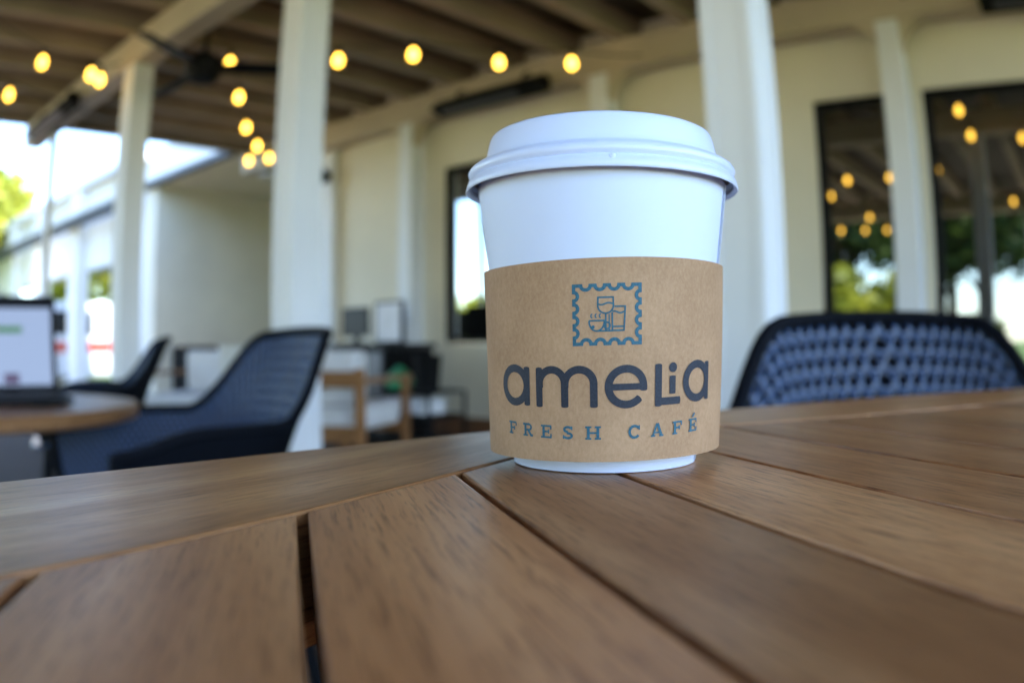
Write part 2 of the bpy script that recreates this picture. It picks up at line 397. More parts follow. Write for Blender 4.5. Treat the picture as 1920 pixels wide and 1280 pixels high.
# ------------------------------------------------------------------ the white wing beyond
wing = bthing('white_building', 'white building wing with a pale recessed porch wall and dark gutter', 'building')
MB().box((-30, 5.0, -0.12), (-11.202, 9, 3.55)).build('wall', 'white_b', wing)
MB().box((-11.20, 5.0, -0.12), (-10.9, 9.0, 3.158)).build('porch_wall', 'cream', wing)
MB().box((-10.898, 8.9, -0.12), (-6.72, 9.2, 3.101)).build('porch_back_wall', 'cream', wing)
MB().box((-10.898, 4.98, 3.102), (-6.72, 9.2, 3.16)).build('soffit', 'cream', wing)
MB().box((-11.198, 4.98, 3.162), (-7.0, 5.16, 3.62)).build('parapet', 'white_b', wing)
MB().box((-11.3, 4.87, 3.08), (-7.0, 4.978, 3.17)).build('gutter', 'roofgrey', wing, bevel=0.01)
MB().box((-30.2, 4.8, 3.552), (-11.22, 9.2, 3.68)).build('roof', 'cream_w', wing)
for k, uu in enumerate((-11.9, -14.2, -16.6, -19.0, -21.4, -24.0, -27.0)):
    MB().box((uu-0.25, 4.82, -0.12), (uu+0.25, 4.998, 3.54)).build('pilaster', 'white_b', wing)
MB().box((-30, 4.55, 2.86), (-11.5, 4.815, 2.98)).build('gutter', 'roofgrey', wing)
for k, uu in enumerate((-13.05, -15.4, -17.8, -20.2, -22.7, -25.5)):
    w_ = MB().box((uu-0.7, 4.96, 0.2), (uu+0.7, 4.997, 2.1)).build('window', 'roofgrey', wing)
    MB().box((uu-0.64, 4.94, 0.28), (uu+0.64, 4.956, 2.02)).build('pane', 'glass', w_)
ln = bthing('wall_lantern', 'white globe lantern hanging under the porch soffit by the gutter', 'lamp', -8.05, 5.12, 3.10)
MB().tube([(0, 0, 0), (0, 0, -0.12)], 0.012, 8).build('rod', 'cream_w', ln)
MB().lathe([(0.001, -0.13), (0.09, -0.10), (0.12, 0), (0.09, 0.10), (0.001, 0.13)], 20, (0, 0, -0.24)).build('globe', 'pot', ln, smooth=True)
tr_ = bthing('dark_box', 'long black box added for the dark band at the pale porch wall', 'planter', -10.6, 6.2, 0)  # box added to make the dark gap below the porch wall
MB().box((-0.2, -0.95, 0.0), (0.2, 0.95, 0.78)).build('box', 'black', tr_, bevel=0.01)
MB().box((-0.17, -0.92, 0.7805), (0.17, 0.92, 0.80)).build('soil', 'brown', tr_)

# ================================================================== THE NEAR TABLE
H = 0.04
TC = Vector((13.375*H, -5.22*H)); TR = 20.098*H; RHO = 17.61*H; AL = 1.8803
PHI = 1.3071; SP = 1.2492*H
OFFS = {k: v*H for k, v in enumerate((-1.265, 0.017, 1.257, 2.449, 3.724, 4.978, 6.223, 7.480))}
table = thing('slatted_table', 'round teak slatted table carrying the paper coffee cup', 'table', (TC.x, TC.y, 0))
nrm = Vector((math.sin(PHI), math.cos(PHI))); tan = Vector((math.cos(PHI), -math.sin(PHI)))
RA = math.atan2(tan.y, tan.x)
def clip(poly, m, d):
    out = []
    for i in range(len(poly)):
        a, b = poly[i], poly[(i+1) % len(poly)]
        da, db = a.dot(m)-d, b.dot(m)-d
        if da <= 0: out.append(a)
        if (da < 0) != (db < 0) and abs(da-db) > 1e-12: out.append(a+(b-a)*(da/(da-db)))
    return out
THK = 0.030
c0 = TC.dot(nrm)
lines = []
for k in range(-30, 40):
    lines.append(OFFS[k] if k in OFFS else (OFFS[0]+k*SP if k < 0 else OFFS[7]+(k-7)*SP))
GAP = 0.0029
for a, b in zip(lines[:-1], lines[1:]):
    a_, b_ = a-c0+GAP/2, b-c0-GAP/2
    if b_ < -RHO*1.1 or a_ > RHO*1.1: continue
    poly = [nrm*a_+tan*-1.2, nrm*a_+tan*1.2, nrm*b_+tan*1.2, nrm*b_+tan*-1.2]
    for q in range(8):
        an = AL+q*math.pi/4
        poly = clip(poly, Vector((math.cos(an), math.sin(an))), RHO-0.0006)
        if len(poly) < 3: break
    if len(poly) < 3: continue
    # merge near-identical points
    pp = []
    for p in poly:
        if not pp or (p-pp[-1]).length > 0.002: pp.append(p)
    if (pp[0]-pp[-1]).length < 0.002: pp.pop()
    if len(pp) < 3: continue
    mid = nrm*((a_+b_)/2)
    loc2 = [((p-mid).dot(tan), (p-mid).dot(Vector((-tan.y, tan.x)))) for p in pp]
    o = MB().prism(loc2, -THK, 0).build('slat', 'teak', table, bevel=0.0006, loc=(mid.x, mid.y, TABLE_Z-rnd.random()*0.0003), rot=RA)
RC_ = RHO/math.cos(math.pi/8)
for q in range(8):
    an = AL+q*math.pi/4; m = Vector((math.cos(an), math.sin(an))); t2 = Vector((-m.y, m.x))
    ha = math.pi/8-0.0006
    inner = [(-RHO*math.tan(ha), RHO+0.0006), (RHO*math.tan(ha), RHO+0.0006)]
    # local x = along the edge, local y = outward
    outer = []
    for j in range(25):
        a = ha-2*ha*j/24
        outer.append((TR*math.sin(a), TR*math.cos(a)))
    poly = [(x, y-RHO) for x, y in inner+outer]
    o = MB().prism(poly, -0.036, 0).build('rim_segment', 'teak_rim', table, bevel=0.0009, loc=(m.x*RHO, m.y*RHO, TABLE_Z+0.0002), rot=an-math.pi/2)
for k in range(4):
    an = k*math.pi/2+0.4
    lx, ly = 0.56*math.cos(an), 0.56*math.sin(an)
    MB().tube([(lx, ly, 0), (lx*0.97, ly*0.97, TABLE_Z-0.10)], [0.026, 0.036], 12).build('leg', 'teak_rim', table, smooth=True)
for a_ in (0.4, 0.4+math.pi/2):
    MB().box((-0.62, -0.02, TABLE_Z-0.095), (0.62, 0.02, TABLE_Z-0.0365)).build('support_rail', 'teak_rim', table, rot=a_) if a_ < 1 else [MB().box((sx, -0.02, TABLE_Z-0.095), (ex, 0.02, TABLE_Z-0.0365)).build('support_rail', 'teak_rim', table, rot=a_) for sx, ex in ((-0.62, -0.021), (0.021, 0.62))]

# ================================================================== THE CUP
CX, CY = 0.03193, 0.28293
CAZ = math.atan2(-CY, -CX)                        # local +x of the cup faces the lens
cup = thing('coffee_cup', 'white paper takeaway coffee cup with kraft sleeve and domed white lid on the teak table', 'cup', (CX, CY, TABLE_Z+0.0003), CAZ)
def cr(z): return 0.0313+0.128*z
MB().lathe([(0.0, 0.0035), (0.0296, 0.0035), (0.0300, 0.0), (cr(0), 0.0), (cr(0.002)+0.0001, 0.002), (cr(0.045), 0.045), (cr(0.0935), 0.0935), (cr(0.0935)-0.0006, 0.0935), (cr(0.0935)-0.0006, 0.0925), (cr(0.01)-0.0006, 0.01), (0, 0.01)], 128).build('cup_body', 'paper', cup, smooth=True, ang=35)
sa = R(71.5)                                       # glued side seam
sm = MB(); da = 0.010
zs = [0.0008+0.0915*i/12 for i in range(13)]
vs = []
for z in zs:
    for a_, off in ((sa, 0.0001), (sa, 0.00055), (sa+0.07, 0.00035), (sa+0.10, 0.00005)):
        vs.append(((cr(z)+off)*math.cos(a_), (cr(z)+off)*math.sin(a_), z))
sm.add(vs, [(4*i+j, 4*i+j+1, 4*i+5+j, 4*i+4+j) for i in range(12) for j in range(3)])
sm.build('side_seam', 'paper', cup)
se_ = MB(); vs = []
for z in zs:
    for a_ in (sa-0.008, sa+0.002): vs.append(((cr(z)+0.0006)*math.cos(a_), (cr(z)+0.0006)*math.sin(a_), z))
se_.add(vs, [(2*i, 2*i+1, 2*i+3, 2*i+2) for i in range(12)])
se_.build('seam_edge', 'seam', cup)
lidp = [(0.0455, 0.0935), (0.0466, 0.0921), (0.0472, 0.0918), (0.0476, 0.0922), (0.0472, 0.0938), (0.0467, 0.0953), (0.0456, 0.0961), (0.0463, 0.0970), (0.0467, 0.0983),
        (0.0461, 0.0995), (0.0449, 0.1004), (0.0434, 0.1010), (0.0422, 0.1013), (0.0413, 0.1017), (0.0408, 0.1025), (0.0404, 0.1040), (0.0396, 0.1080), (0.0390, 0.1103), (0.0385, 0.1112), (0.0376, 0.1117), (0.0366, 0.1112),
        (0.0358, 0.1095), (0.0350, 0.1078), (0.0335, 0.1072), (0.0, 0.1070)]
lid = MB().lathe(lidp, 160).build('lid', 'lid', cup, smooth=True, ang=60)
lid.modifiers.new('thickness', 'SOLIDIFY').thickness = 0.0004; lid.modifiers[0].offset = -1
nub = MB().lathe([(0.0, 0.0), (0.0010, 0.0), (0.0008, 0.0004), (0.0, 0.0006)], 16)
a_ = R(4); nub.build('lid_nub', 'lid', lid, smooth=True, loc=(0.0467*math.cos(a_), 0.0467*math.sin(a_), 0.0951), rot=(0, R(90), a_))
SZ0, SZ1 = 0.0046, 0.0652
def sr(z): return 0.0395+(z-SZ0)/(SZ1-SZ0)*0.0017
sl = MB(); seg = 160; vs = []
for k in range(seg):
    a_ = 2*math.pi*k/seg
    wob = 0.0004*math.sin(a_*2+0.7); tilt = 0.0005*math.sin(a_)
    for z, o_ in ((SZ0, 0), (SZ0+0.02, 0.00005), (SZ0+0.04, 0.00005), (SZ1, 0), (SZ1, -0.0006), (SZ0, -0.0006)):
        r_ = sr(z)+o_
        vs.append((r_*math.cos(a_), r_*math.sin(a_), z+wob*(z-SZ0)/(SZ1-SZ0)+tilt))
sl.add(vs, [(k*6+i, ((k+1) % seg)*6+i, ((k+1) % seg)*6+(i+1) % 6, k*6+(i+1) % 6) for k in range(seg) for i in range(6)])
sleeve = sl.build('sleeve', 'kraft', cup, smooth=True, ang=45)

# ---- printing on the sleeve: strokes drawn in millimetres on the unrolled sheet, wrapped round it
class Ink:
    def __init__(s): s.mb = MB(); s.n = 0
    def put(s, pts, faces):
        s.n += 1; off = 0.00012+0.000004*s.n
        vs = []
        for x, z in pts:
            zz = z/1000; a = (x/1000)/0.0403
            t = 0.0005*math.sin(a); w = 0.0004*math.sin(a*2+0.7)*(zz-SZ0)/(SZ1-SZ0)
            r_ = sr(zz)+off+0.00005
            vs.append((r_*math.cos(a), r_*math.sin(a), zz+t+w))
        s.mb.add(vs, faces)
    def stroke(s, pts, w, cap=True, closed=False):
        # resample, then one ribbon
        P = []
        m = len(pts)
        for i in range(m if closed else m-1):
            a, b = Vector(pts[i]), Vector(pts[(i+1) % m]); k = max(1, int((b-a).length/0.6))
            for j in range(k): P.append(a+(b-a)*j/k)
        if not closed: P.append(Vector(pts[-1]))
        n = len(P); L = []; Rr = []
        for i in range(n):
            if closed: d0 = (P[i]-P[i-1]); d1 = (P[(i+1) % n]-P[i])
            else: d0 = P[i]-P[i-1] if i else P[1]-P[0]; d1 = P[i+1]-P[i] if i < n-1 else P[i]-P[i-1]
            d0 = d0.normalized(); d1 = d1.normalized(); t = (d0+d1)
            t = t.normalized() if t.length > 1e-6 else d1
            nn = Vector((-t.y, t.x)); k = max(0.5, nn.dot(Vector((-d0.y, d0.x))))
            L.append(P[i]+nn*w/2/k); Rr.append(P[i]-nn*w/2/k)
        pts2 = L+Rr
        fs = [(i, (i+1) % n, n+(i+1) % n, n+i) for i in range(n if closed else n-1)]
        s.put(pts2, fs)
        if cap and not closed:
            for c, d in ((P[0], (P[0]-P[1])), (P[-1], (P[-1]-P[-2]))):
                d = d.normalized(); nn = Vector((-d.y, d.x)); cc = cap if isinstance(cap, float) else 1.0
                arc = [c+nn*w/2*math.cos(math.pi*j/8)+d*w/2*cc*math.sin(math.pi*j/8) for j in range(9)]
                s.put(arc, [tuple(range(9))])
    def arc(s, cx, cz, rx, rz, a0, a1, w, cap=True, n=28):
        s.stroke([(cx+rx*math.cos(a0+(a1-a0)*i/n), cz+rz*math.sin(a0+(a1-a0)*i/n)) for i in range(n+1)], w, cap)
    def ring(s, cx, cz, rx, rz, w, n=40):
        s.stroke([(cx+rx*math.cos(2*math.pi*i/n), cz+rz*math.sin(2*math.pi*i/n)) for i in range(n)], w, closed=True)
    def disc(s, cx, cz, r, n=24):
        s.put([(cx+r*math.cos(2*math.pi*i/n), cz+r*math.sin(2*math.pi*i/n)) for i in range(n)], [tuple(range(n))])
    def build(s, name, m):
        me = s.mb.mesh(name); o = link(name, me, m, sleeve); return o
k1 = Ink(); SWD = 2.3
def bend(pts, c): return [(x, z+c*(x/34)**2) for x, z in pts]
_st, _put = k1.stroke, k1.put
def amput(pts, faces): _put(bend(pts, 0.55), faces)
k1.put = amput
HC = 0.35
def ell(cx, cz, rx, rz, a0, a1, n=36): return [(cx+rx*math.cos(R(a0+(a1-a0)*i/n)), cz+rz*math.sin(R(a0+(a1-a0)*i/n))) for i in range(n+1)]
def letter_a(x): 
    k1.ring(x, 27.3, 5.15, 5.25, SWD+0.15); k1.stroke([(x+5.3, 32.75), (x+5.3, 21.5)], SWD, HC)
letter_a(-31.0)
k1.stroke([(-20.9, 32.6), (-20.9, 21.3)], SWD, HC)
k1.stroke([(-20.6, 27.0)]+ell(-16.5, 28.0, 4.2, 4.3, 178, 0)+[(-12.25, 21.3)], SWD, HC)
k1.stroke([(-12.2, 27.0)]+ell(-7.75, 28.0, 4.4, 4.3, 178, 0)+[(-3.3, 21.3)], SWD, HC)
k1.stroke([(1.5, 26.9), (11.75, 26.9)], 1.95, False)
k1.stroke([(11.75, 25.93)]+ell(6.4, 26.95, 5.35, 5.3, 0, 318), SWD, HC)
k1.stroke([(16.6, 32.9), (16.6, 20.9)], SWD, HC)
k1.stroke([(16.2, 22.0), (24.3, 22.0)], SWD, HC)
k1.disc(21.7, 32.0, 1.5); k1.stroke([(21.6, 29.4), (21.6, 24.2)], 2.25, 0.15)
letter_a(32.0)
k1.build('brand_lettering', 'ink_dark')

k2 = Ink(); _p2 = k2.put
k2.put = lambda pts, faces: _p2(bend(pts, 1.0), faces)
ZB, HT, T1, T2 = 11.4, 4.0, 0.85, 0.55
def st(a, b, w=T1): k2.stroke([a, b], w, False)
def slab(x, z, l): k2.stroke([(x-l/2, z), (x+l/2, z)], T2, False)
zt = ZB+HT-T2/2; zb = ZB+T2/2; zm = ZB+HT/2
def gF(c, e=False):
    x = c-0.9; st((x, ZB), (x, ZB+HT)); slab(x, zb, 1.9) if not e else k2.stroke([(x-0.95, zb), (c+1.9, zb)], T2, False)
    k2.stroke([(x-0.95, zt), (c+1.8, zt)], T2, False); st((c+1.65, zt+0.1), (c+1.65, zt-1.05), 0.5)
    k2.stroke([(x, zm), (c+0.9, zm)], T2, False); st((c+0.85, zm+0.65), (c+0.85, zm-0.65), 0.45)
    if e: st((c+1.7, zb-0.1), (c+1.7, zb+1.1), 0.5)
def gR(c):
    x = c-1.0; st((x, ZB), (x, ZB+HT)); slab(x, zb, 1.9)
    k2.stroke([(x-0.95, zt), (c+0.3, zt)]+ell(c+0.3, (zt+zm)/2, 1.05, (zt-zm)/2, 90, -90, 14)+[(x, zm)], 0.62, False)
    k2.stroke([(c+0.1, zm), (c+1.25, zb+0.1), (c+2.0, zb+0.05)], 0.75, False)
def gS(c):
    k2.stroke(ell(c, zm+HT*0.235, 1.15, HT*0.235-T2/2+0.06, 20, 270, 20)[:-1]+ell(c, zm-HT*0.235, 1.25, HT*0.235-T2/2+0.06, 90, -160, 20), 0.72, False)
    st((c+1.25, ZB+HT-0.1), (c+1.25, ZB+HT-1.2), 0.42); st((c-1.4, ZB+0.1), (c-1.4, ZB+1.25), 0.42)
def gH(c):
    for s in (-1, 1):
        x = c+s*1.45; st((x, ZB), (x, ZB+HT)); slab(x, zb, 1.9); slab(x, zt, 1.9)
    k2.stroke([(c-1.45, zm), (c+1.45, zm)], T2, False)
def gC(c):
    k2.stroke(ell(c, zm, 1.55, HT/2-T2/2, 38, 322, 30), 0.78, False); st((c+1.45, ZB+HT-0.1), (c+1.45, ZB+HT-1.5), 0.45)
def gA(c):
    k2.stroke([(c-1.45, zb), (c-0.1, ZB+HT)], 0.62, False); k2.stroke([(c+1.45, zb), (c+0.05, ZB+HT)], 0.85, False)
    k2.stroke([(c-0.95, ZB+1.25), (c+0.95, ZB+1.25)], 0.5, False); slab(c-1.4, zb, 1.5); slab(c+1.4, zb, 1.5)
gF(-32.6); gR(-25.7); gF(-18.7, True); gS(-11.4); gH(-3.6); gC(9.0); gA(16.4); gF(23.7); gF(30.3, True)
k2.stroke([(30.0, 15.9), (31.1, 17.0)], 0.6, False)
k2.build('small_lettering', 'ink_teal')

k3 = Ink()
X0, X1, Z0, Z1 = -9.0, 10.6, 39.8, 57.0
def scallop(a, b, inward, nn):
    a, b, inward = Vector(a), Vector(b), Vector(inward); L = (b-a).length; d = (b-a)/L; pitch = L/(nn+0.70); r = pitch*0.30
    out = [a]; 
    for i in range(nn):
        c = a+d*(pitch*(0.85+i))
        for j in range(13):
            t = math.pi*j/12
            out.append(c-d*r*math.cos(t)*1.12+inward*r*1.02*math.sin(t))
    return [tuple(p) for p in out]
path = scallop((X0, Z1), (X1, Z1), (0, -1), 4)+scallop((X1, Z1), (X1, Z0), (-1, 0), 4)+scallop((X1, Z0), (X0, Z0), (0, 1), 4)+scallop((X0, Z0), (X0, Z1), (1, 0), 4)
def refine(p): return p
k3.stroke(path, 1.05, closed=True)
w3 = 0.5
k3.stroke([(-1.85, 53.4), (-1.95, 51.2)]+ell(0.35, 51.0, 2.3, 2.3, 180, 360, 20)+[(2.65, 51.2), (2.55, 53.4)], w3, closed=True)
k3.stroke([(-1.9+4.4*i/10, 51.5+0.28*math.sin(i*0.63+3.3)) for i in range(11)], w3, False)
k3.stroke([(0.35, 48.6), (0.35, 43.6)], w3, False); k3.stroke([(1.35, 48.4), (1.35, 43.6)], 0.35, False)
k3.stroke([(2.95, 50.65), (6.1, 50.65), (5.7, 43.6), (2.3, 43.6), (2.25, 48.9)], w3, False)
k3.stroke([(2.3+3.6*i/10, 49.0+0.28*math.sin(i*0.63+0.6)) for i in range(11)], w3, False)
k3.stroke([(2.4, 44.75), (5.7, 44.75)], w3, False)
k3.stroke([(-4.65, 46.6), (0.05, 46.6)], w3, False)
k3.stroke(ell(-2.3, 46.5, 2.25, 2.95, 180, 360, 20), w3, False)
k3.stroke([(-2.6, 43.55), (2.3, 43.55)], w3, False)
k3.ring(0.75, 45.1, 0.85, 0.95, w3, 20); k3.disc(-3.4, 44.75, 0.5)
for x in (-3.7, -2.45, -1.2): k3.stroke(ell(x, 48.0, 0.3, 0.5, 60, 300, 8), 0.38, False)
k3.build('stamp_emblem', 'ink_teal')

# ================================================================== CHAIRS with woven shells
def make_chair(label, group):
    t = thing('armchair', label, 'chair', group=group)
    rx, ry, arm = 0.305, 0.255, 0.20
    Lh = math.pi/2*(rx+ry)/2; LT = Lh+arm                   # half of the U, from the middle of the back to the front of an arm
    def plan(s):                                            # s in -1..1, back at y<0
        d = abs(s)*LT; sg = 1 if s >= 0 else -1
        if d < Lh:
            a = d/Lh*math.pi/2
            e = 0.84                                        # squarer than an ellipse
            return sg*rx*math.sin(a)**e, -ry*math.cos(a)**e
        return sg*rx, d-Lh
    def ztop(s):
        a = abs(s)
        return 0.650+0.165*(1-smooth01(0.20, 0.46, a))-0.022*(min(a, 0.34)/0.34)**2-0.035*smooth01(0.72, 1.0, a)
    def P(s, v):
        x, y = plan(s); zt = ztop(s); zb = 0.43
        back = 1-smooth01(0.12, 0.55, abs(s))
        k = 0.80+0.20*v**0.7
        rec = -0.10*back*v**1.3
        return Vector((x*k, y*k+rec+0.02*(1-v), zb+(zt-zb)*v))
    NU, NV = 76, 15
    mb = MB()
    for j in range(NV):
        v0, v1 = j/NV, (j+1)/NV
        off = 0.5*(j % 2)
        for i in range(-1, NU):
            s0 = -1+2*(i+off)/NU; s1 = s0+2/NU
            s0, s1 = max(-1, s0), min(1, s1)
            if s1-s0 < 1e-4: continue
            o = [P(s0, v0), P(s1, v0), P(s1, v1), P(s0, v1)]; sm_, vm = (s0+s1)/2, (v0+v1)/2
            if s1-s0 < 1.5/NU: mb.add(o, [(0, 1, 2, 3)]); continue
            hs, hv = (s1-s0)*0.33, (v1-v0)*0.33
            inn = [P(sm_-hs*0.6, vm-hv), P(sm_+hs*0.6, vm-hv), P(sm_+hs, vm), P(sm_+hs*0.6, vm+hv), P(sm_-hs*0.6, vm+hv), P(sm_-hs, vm)]
            mb.add(o+inn, [(0, 1, 5, 4), (1, 2, 7, 6), (1, 6, 5), (2, 3, 8, 7), (3, 0, 9, 8), (0, 4, 9)])
    sh = mb.build('shell', 'shell', t, smooth=True, ang=60)
    sol = sh.modifiers.new('thickness', 'SOLIDIFY'); sol.thickness = 0.005; sol.offset = 0
    ln_ = MB(); gs = 48; gv = 6
    def Q(s, v):
        p = P(s, v); q = P(s, v); x, y = plan(s); d = Vector((x, y, 0)); d = d.normalized() if d.length > 0 else d
        return p+d*0.006
    ln_.add([Q(-1+2*i/gs, j/gv) for i in range(gs+1) for j in range(gv+1)], [(i*(gv+1)+j, (i+1)*(gv+1)+j, (i+1)*(gv+1)+j+1, i*(gv+1)+j+1) for i in range(gs) for j in range(gv)])
    ln_.build('shade_backing', 'shell_rim', t, smooth=True)  # dark sheet added behind the holes, standing in for shade in the weave
    rim = [P(-1+2*i/80, 1.0) for i in range(81)]
    f0 = [P(-1, v) for v in (0.0, 0.3, 0.6, 0.85)]; f1 = [P(1, v) for v in (0.85, 0.6, 0.3, 0.0)]
    MB().tube(f0+rim+f1, 0.0115, 8).build('rim', 'shell_rim', t, smooth=True)
    # seat pan
    st_ = MB(); n = 28; ring = []
    outl = [P(-1+2*i/n, 0.0) for i in range(n+1)]; fr = [Vector((x, 0.215+0.02*math.cos(x*5), 0.415)) for x in (0.15, 0.0, -0.15)]
    outl = outl+fr; c = Vector((0, -0.02, 0.405)); m = len(outl)
    vs = outl+[(p*0.55+c*0.45)-Vector((0, 0, 0.012)) for p in outl]+[c-Vector((0, 0, 0.012))]
    fs = [(i, (i+1) % m, m+(i+1) % m, m+i) for i in range(m)]+[(m+i, m+(i+1) % m, 2*m) for i in range(m)]
    se = st_.add(vs, fs).build('seat', 'shell', t, smooth=True); sol = se.modifiers.new('thickness', 'SOLIDIFY'); sol.thickness = 0.012
    for sx, sy in ((1, 1), (-1, 1), (1, -1), (-1, -1)):
        MB().tube([(sx*0.185, sy*0.16, 0.41), (sx*0.235, sy*0.225-0.01, 0.0)], [0.021, 0.014], 10).build('leg', 'shell_rim', t, smooth=True)
    return t
GR = 'woven shell armchairs around the patio tables'
ch1 = make_chair('black woven shell armchair pulled up behind the slatted teak table', GR)
ch1.location = (0.485, 0.77, 0); ch1.rotation_euler = (0, 0, R(172))
dup(ch1, (-0.735, 1.62, 0), R(133), 'black woven shell armchair at the round table, beside the laptop table edge', GR)['label'] = 'black woven shell armchair turned towards the round table with the laptop, its side outward'
dup(ch1, (-1.70, 2.95, 0), R(120), 'black woven shell armchair behind the laptop, across the round table', GR)

# ================================================================== LEFT TABLE + LAPTOP
LT_Z = 0.655
lt = thing('round_table', 'round brown wooden table with a laptop on it', 'table', (-1.27, 1.56, 0))
MB().lathe([(0.0, -0.034), (0.435, -0.034), (0.45, -0.028), (0.452, -0.008), (0.446, 0.0), (0.0, 0.0)], 72, (0, 0, LT_Z)).build('top', 'oak', lt, smooth=True, ang=35)
MB().lathe([(0.0, 0.03), (0.05, 0.03), (0.045, 0.12), (0.04, 0.5), (0.06, LT_Z-0.04), (0, LT_Z-0.04)], 24).build('pedestal', 'black', lt, smooth=True)
MB().lathe([(0.0, 0.0), (0.27, 0.0), (0.27, 0.012), (0.06, 0.03), (0, 0.03)], 40).build('base', 'black', lt)
lp = thing('laptop', 'open black laptop with a bright page on its screen', 'laptop', (-1.155, 1.53, LT_Z+0.001), R(40))
MB().box((-0.19, -0.13, 0.006), (0.19, 0.12, 0.020)).build('base', 'black', lp, bevel=0.003)
kb = MB()
for i in range(13):
    for j in range(5): kb.box((-0.165+i*0.0255, -0.01+j*0.021, 0.0201), (-0.143+i*0.0255, 0.008+j*0.021, 0.0225))
kb.build('keyboard', 'black_gloss', lp)
dm = Matrix.Translation((0, 0.125, 0.014)) @ Matrix.Rotation(R(-14), 4, 'X')
dp = MB().box((-0.19, -0.004, 0.0), (0.19, 0.004, 0.245)).build('display', 'black', lp, bevel=0.003); dp.matrix_local = dm
MB().box((-0.176, -0.0056, 0.022), (0.176, -0.0042, 0.212)).build('screen', 'screen', dp)
MB().box((0.00, -0.0066, 0.150), (0.10, -0.0058, 0.166)).build('screen_picture', 'screen_green', dp)
MB().box((0.05, -0.0066, 0.026), (0.09, -0.0058, 0.05)).build('screen_picture', 'screen_purple', dp)
for sx in (-0.12, 0.12):
    MB().box((sx-0.02, -0.1, 0.0), (sx+0.02, 0.09, 0.0059)).build('foot', 'rubber', lp)

# ================================================================== LOUNGE PIECES
def lounge(label, loc, rz, w=0.72, group=None):
    t = thing('lounge_chair', label, 'chair', loc, rz, group)
    for sx in (-1, 1):
        x = sx*w/2
        MB().box((x-0.022, -0.36, 0), (x+0.022, -0.31, 0.66)).build('leg', 'oak', t, bevel=0.005)
        MB().box((x-0.022, 0.31, 0), (x+0.022, 0.36, 0.60)).build('leg', 'oak', t, bevel=0.005)
        MB().box((x-0.03, -0.30, 0.575), (x+0.03, 0.38, 0.605)).build('armrest', 'oak', t, bevel=0.005)
    for z in (0.60, 0.30):
        MB().box((-w/2+0.023, -0.355, z-0.045), (w/2-0.023, -0.315, z+0.045)).build('back_rail', 'oak', t, bevel=0.005)
    MB().box((-w/2+0.023, 0.315, 0.26), (w/2-0.023, 0.355, 0.33)).build('front_rail', 'oak', t, bevel=0.005)
    MB().box((-w/2+0.04, -0.30, 0.31), (w/2-0.04, 0.35, 0.45)).build('seat_cushion', 'cushion', t, bevel=0.035, smooth=True, bseg=3)
    MB().box((-w/2+0.04, -0.30, 0.455), (w/2-0.04, -0.13, 0.755)).build('back_cushion', 'cushion', t, bevel=0.04, smooth=True, bseg=3)
    return t
lounge('wooden lounge chair with white cushions, its back turned outward, beside the black cabinet', (-0.94, 4.75, 0), R(-14), 0.42)
lounge('wide wooden lounge seat with white cushions between the patio post and the pale wall', (-2.15, 5.75, 0), R(160), 1.0)
pt = thing('planter_pot', 'white tapered planter pot standing behind the shell armchair', 'planter', (-1.62, 4.82, 0))
MB().lathe([(0, 0), (0.11, 0), (0.165, 0.76), (0.18, 0.79), (0.15, 0.79), (0.12, 0.70), (0, 0.70)], 32).build('pot', 'pot', pt, smooth=True)
MB().lathe([(0, 0.701), (0.115, 0.701), (0, 0.715)], 20).build('soil', 'brown', pt)

# black service station by the wall
sv = bthing('service_cabinet', 'black service cabinet by the white pilaster with drawers', 'cabinet', -5.10, 4.36, 0)
MB().box((-0.36, -0.25, 0.05), (0.36, 0.25, 0.76)).build('body', 'black', sv, bevel=0.005)
MB().box((-0.38, -0.27, 0.762), (0.38, 0.27, 0.80)).build('counter', 'black_gloss', sv, bevel=0.004)
for i in range(3): MB().box((-0.33, -0.268, 0.12+i*0.21), (0.33, -0.251, 0.31+i*0.21)).build('drawer', 'steel', sv, bevel=0.003)
for sx in (-1, 1): MB().box((sx*0.32-0.03, -0.22, 0), (sx*0.32+0.03, 0.22, 0.049)).build('foot', 'black', sv)
mo = bthing('monitor', 'black till monitor on the service cabinet', 'monitor', -5.36, 4.32, 0.8005)
MB().box((-0.17, -0.02, 0.06), (0.17, 0.01, 0.30)).build('panel', 'black_gloss', mo, bevel=0.006)
MB().box((-0.03, -0.005, 0.012), (0.03, 0.02, 0.0595)).build('stand', 'black', mo); MB().box((-0.1, -0.07, 0), (0.1, 0.07, 0.0118)).build('foot', 'black', mo)
bo = bthing('menu_board', 'white menu board in a black frame on the service cabinet', 'sign', -4.98, 4.36, 0.8005)
MB().box((-0.17, -0.012, 0.0), (0.17, 0.012, 0.34)).build('frame', 'black', bo)
MB().box((-0.145, -0.017, 0.02), (0.145, -0.0125, 0.32)).build('sheet', 'board_white', bo)

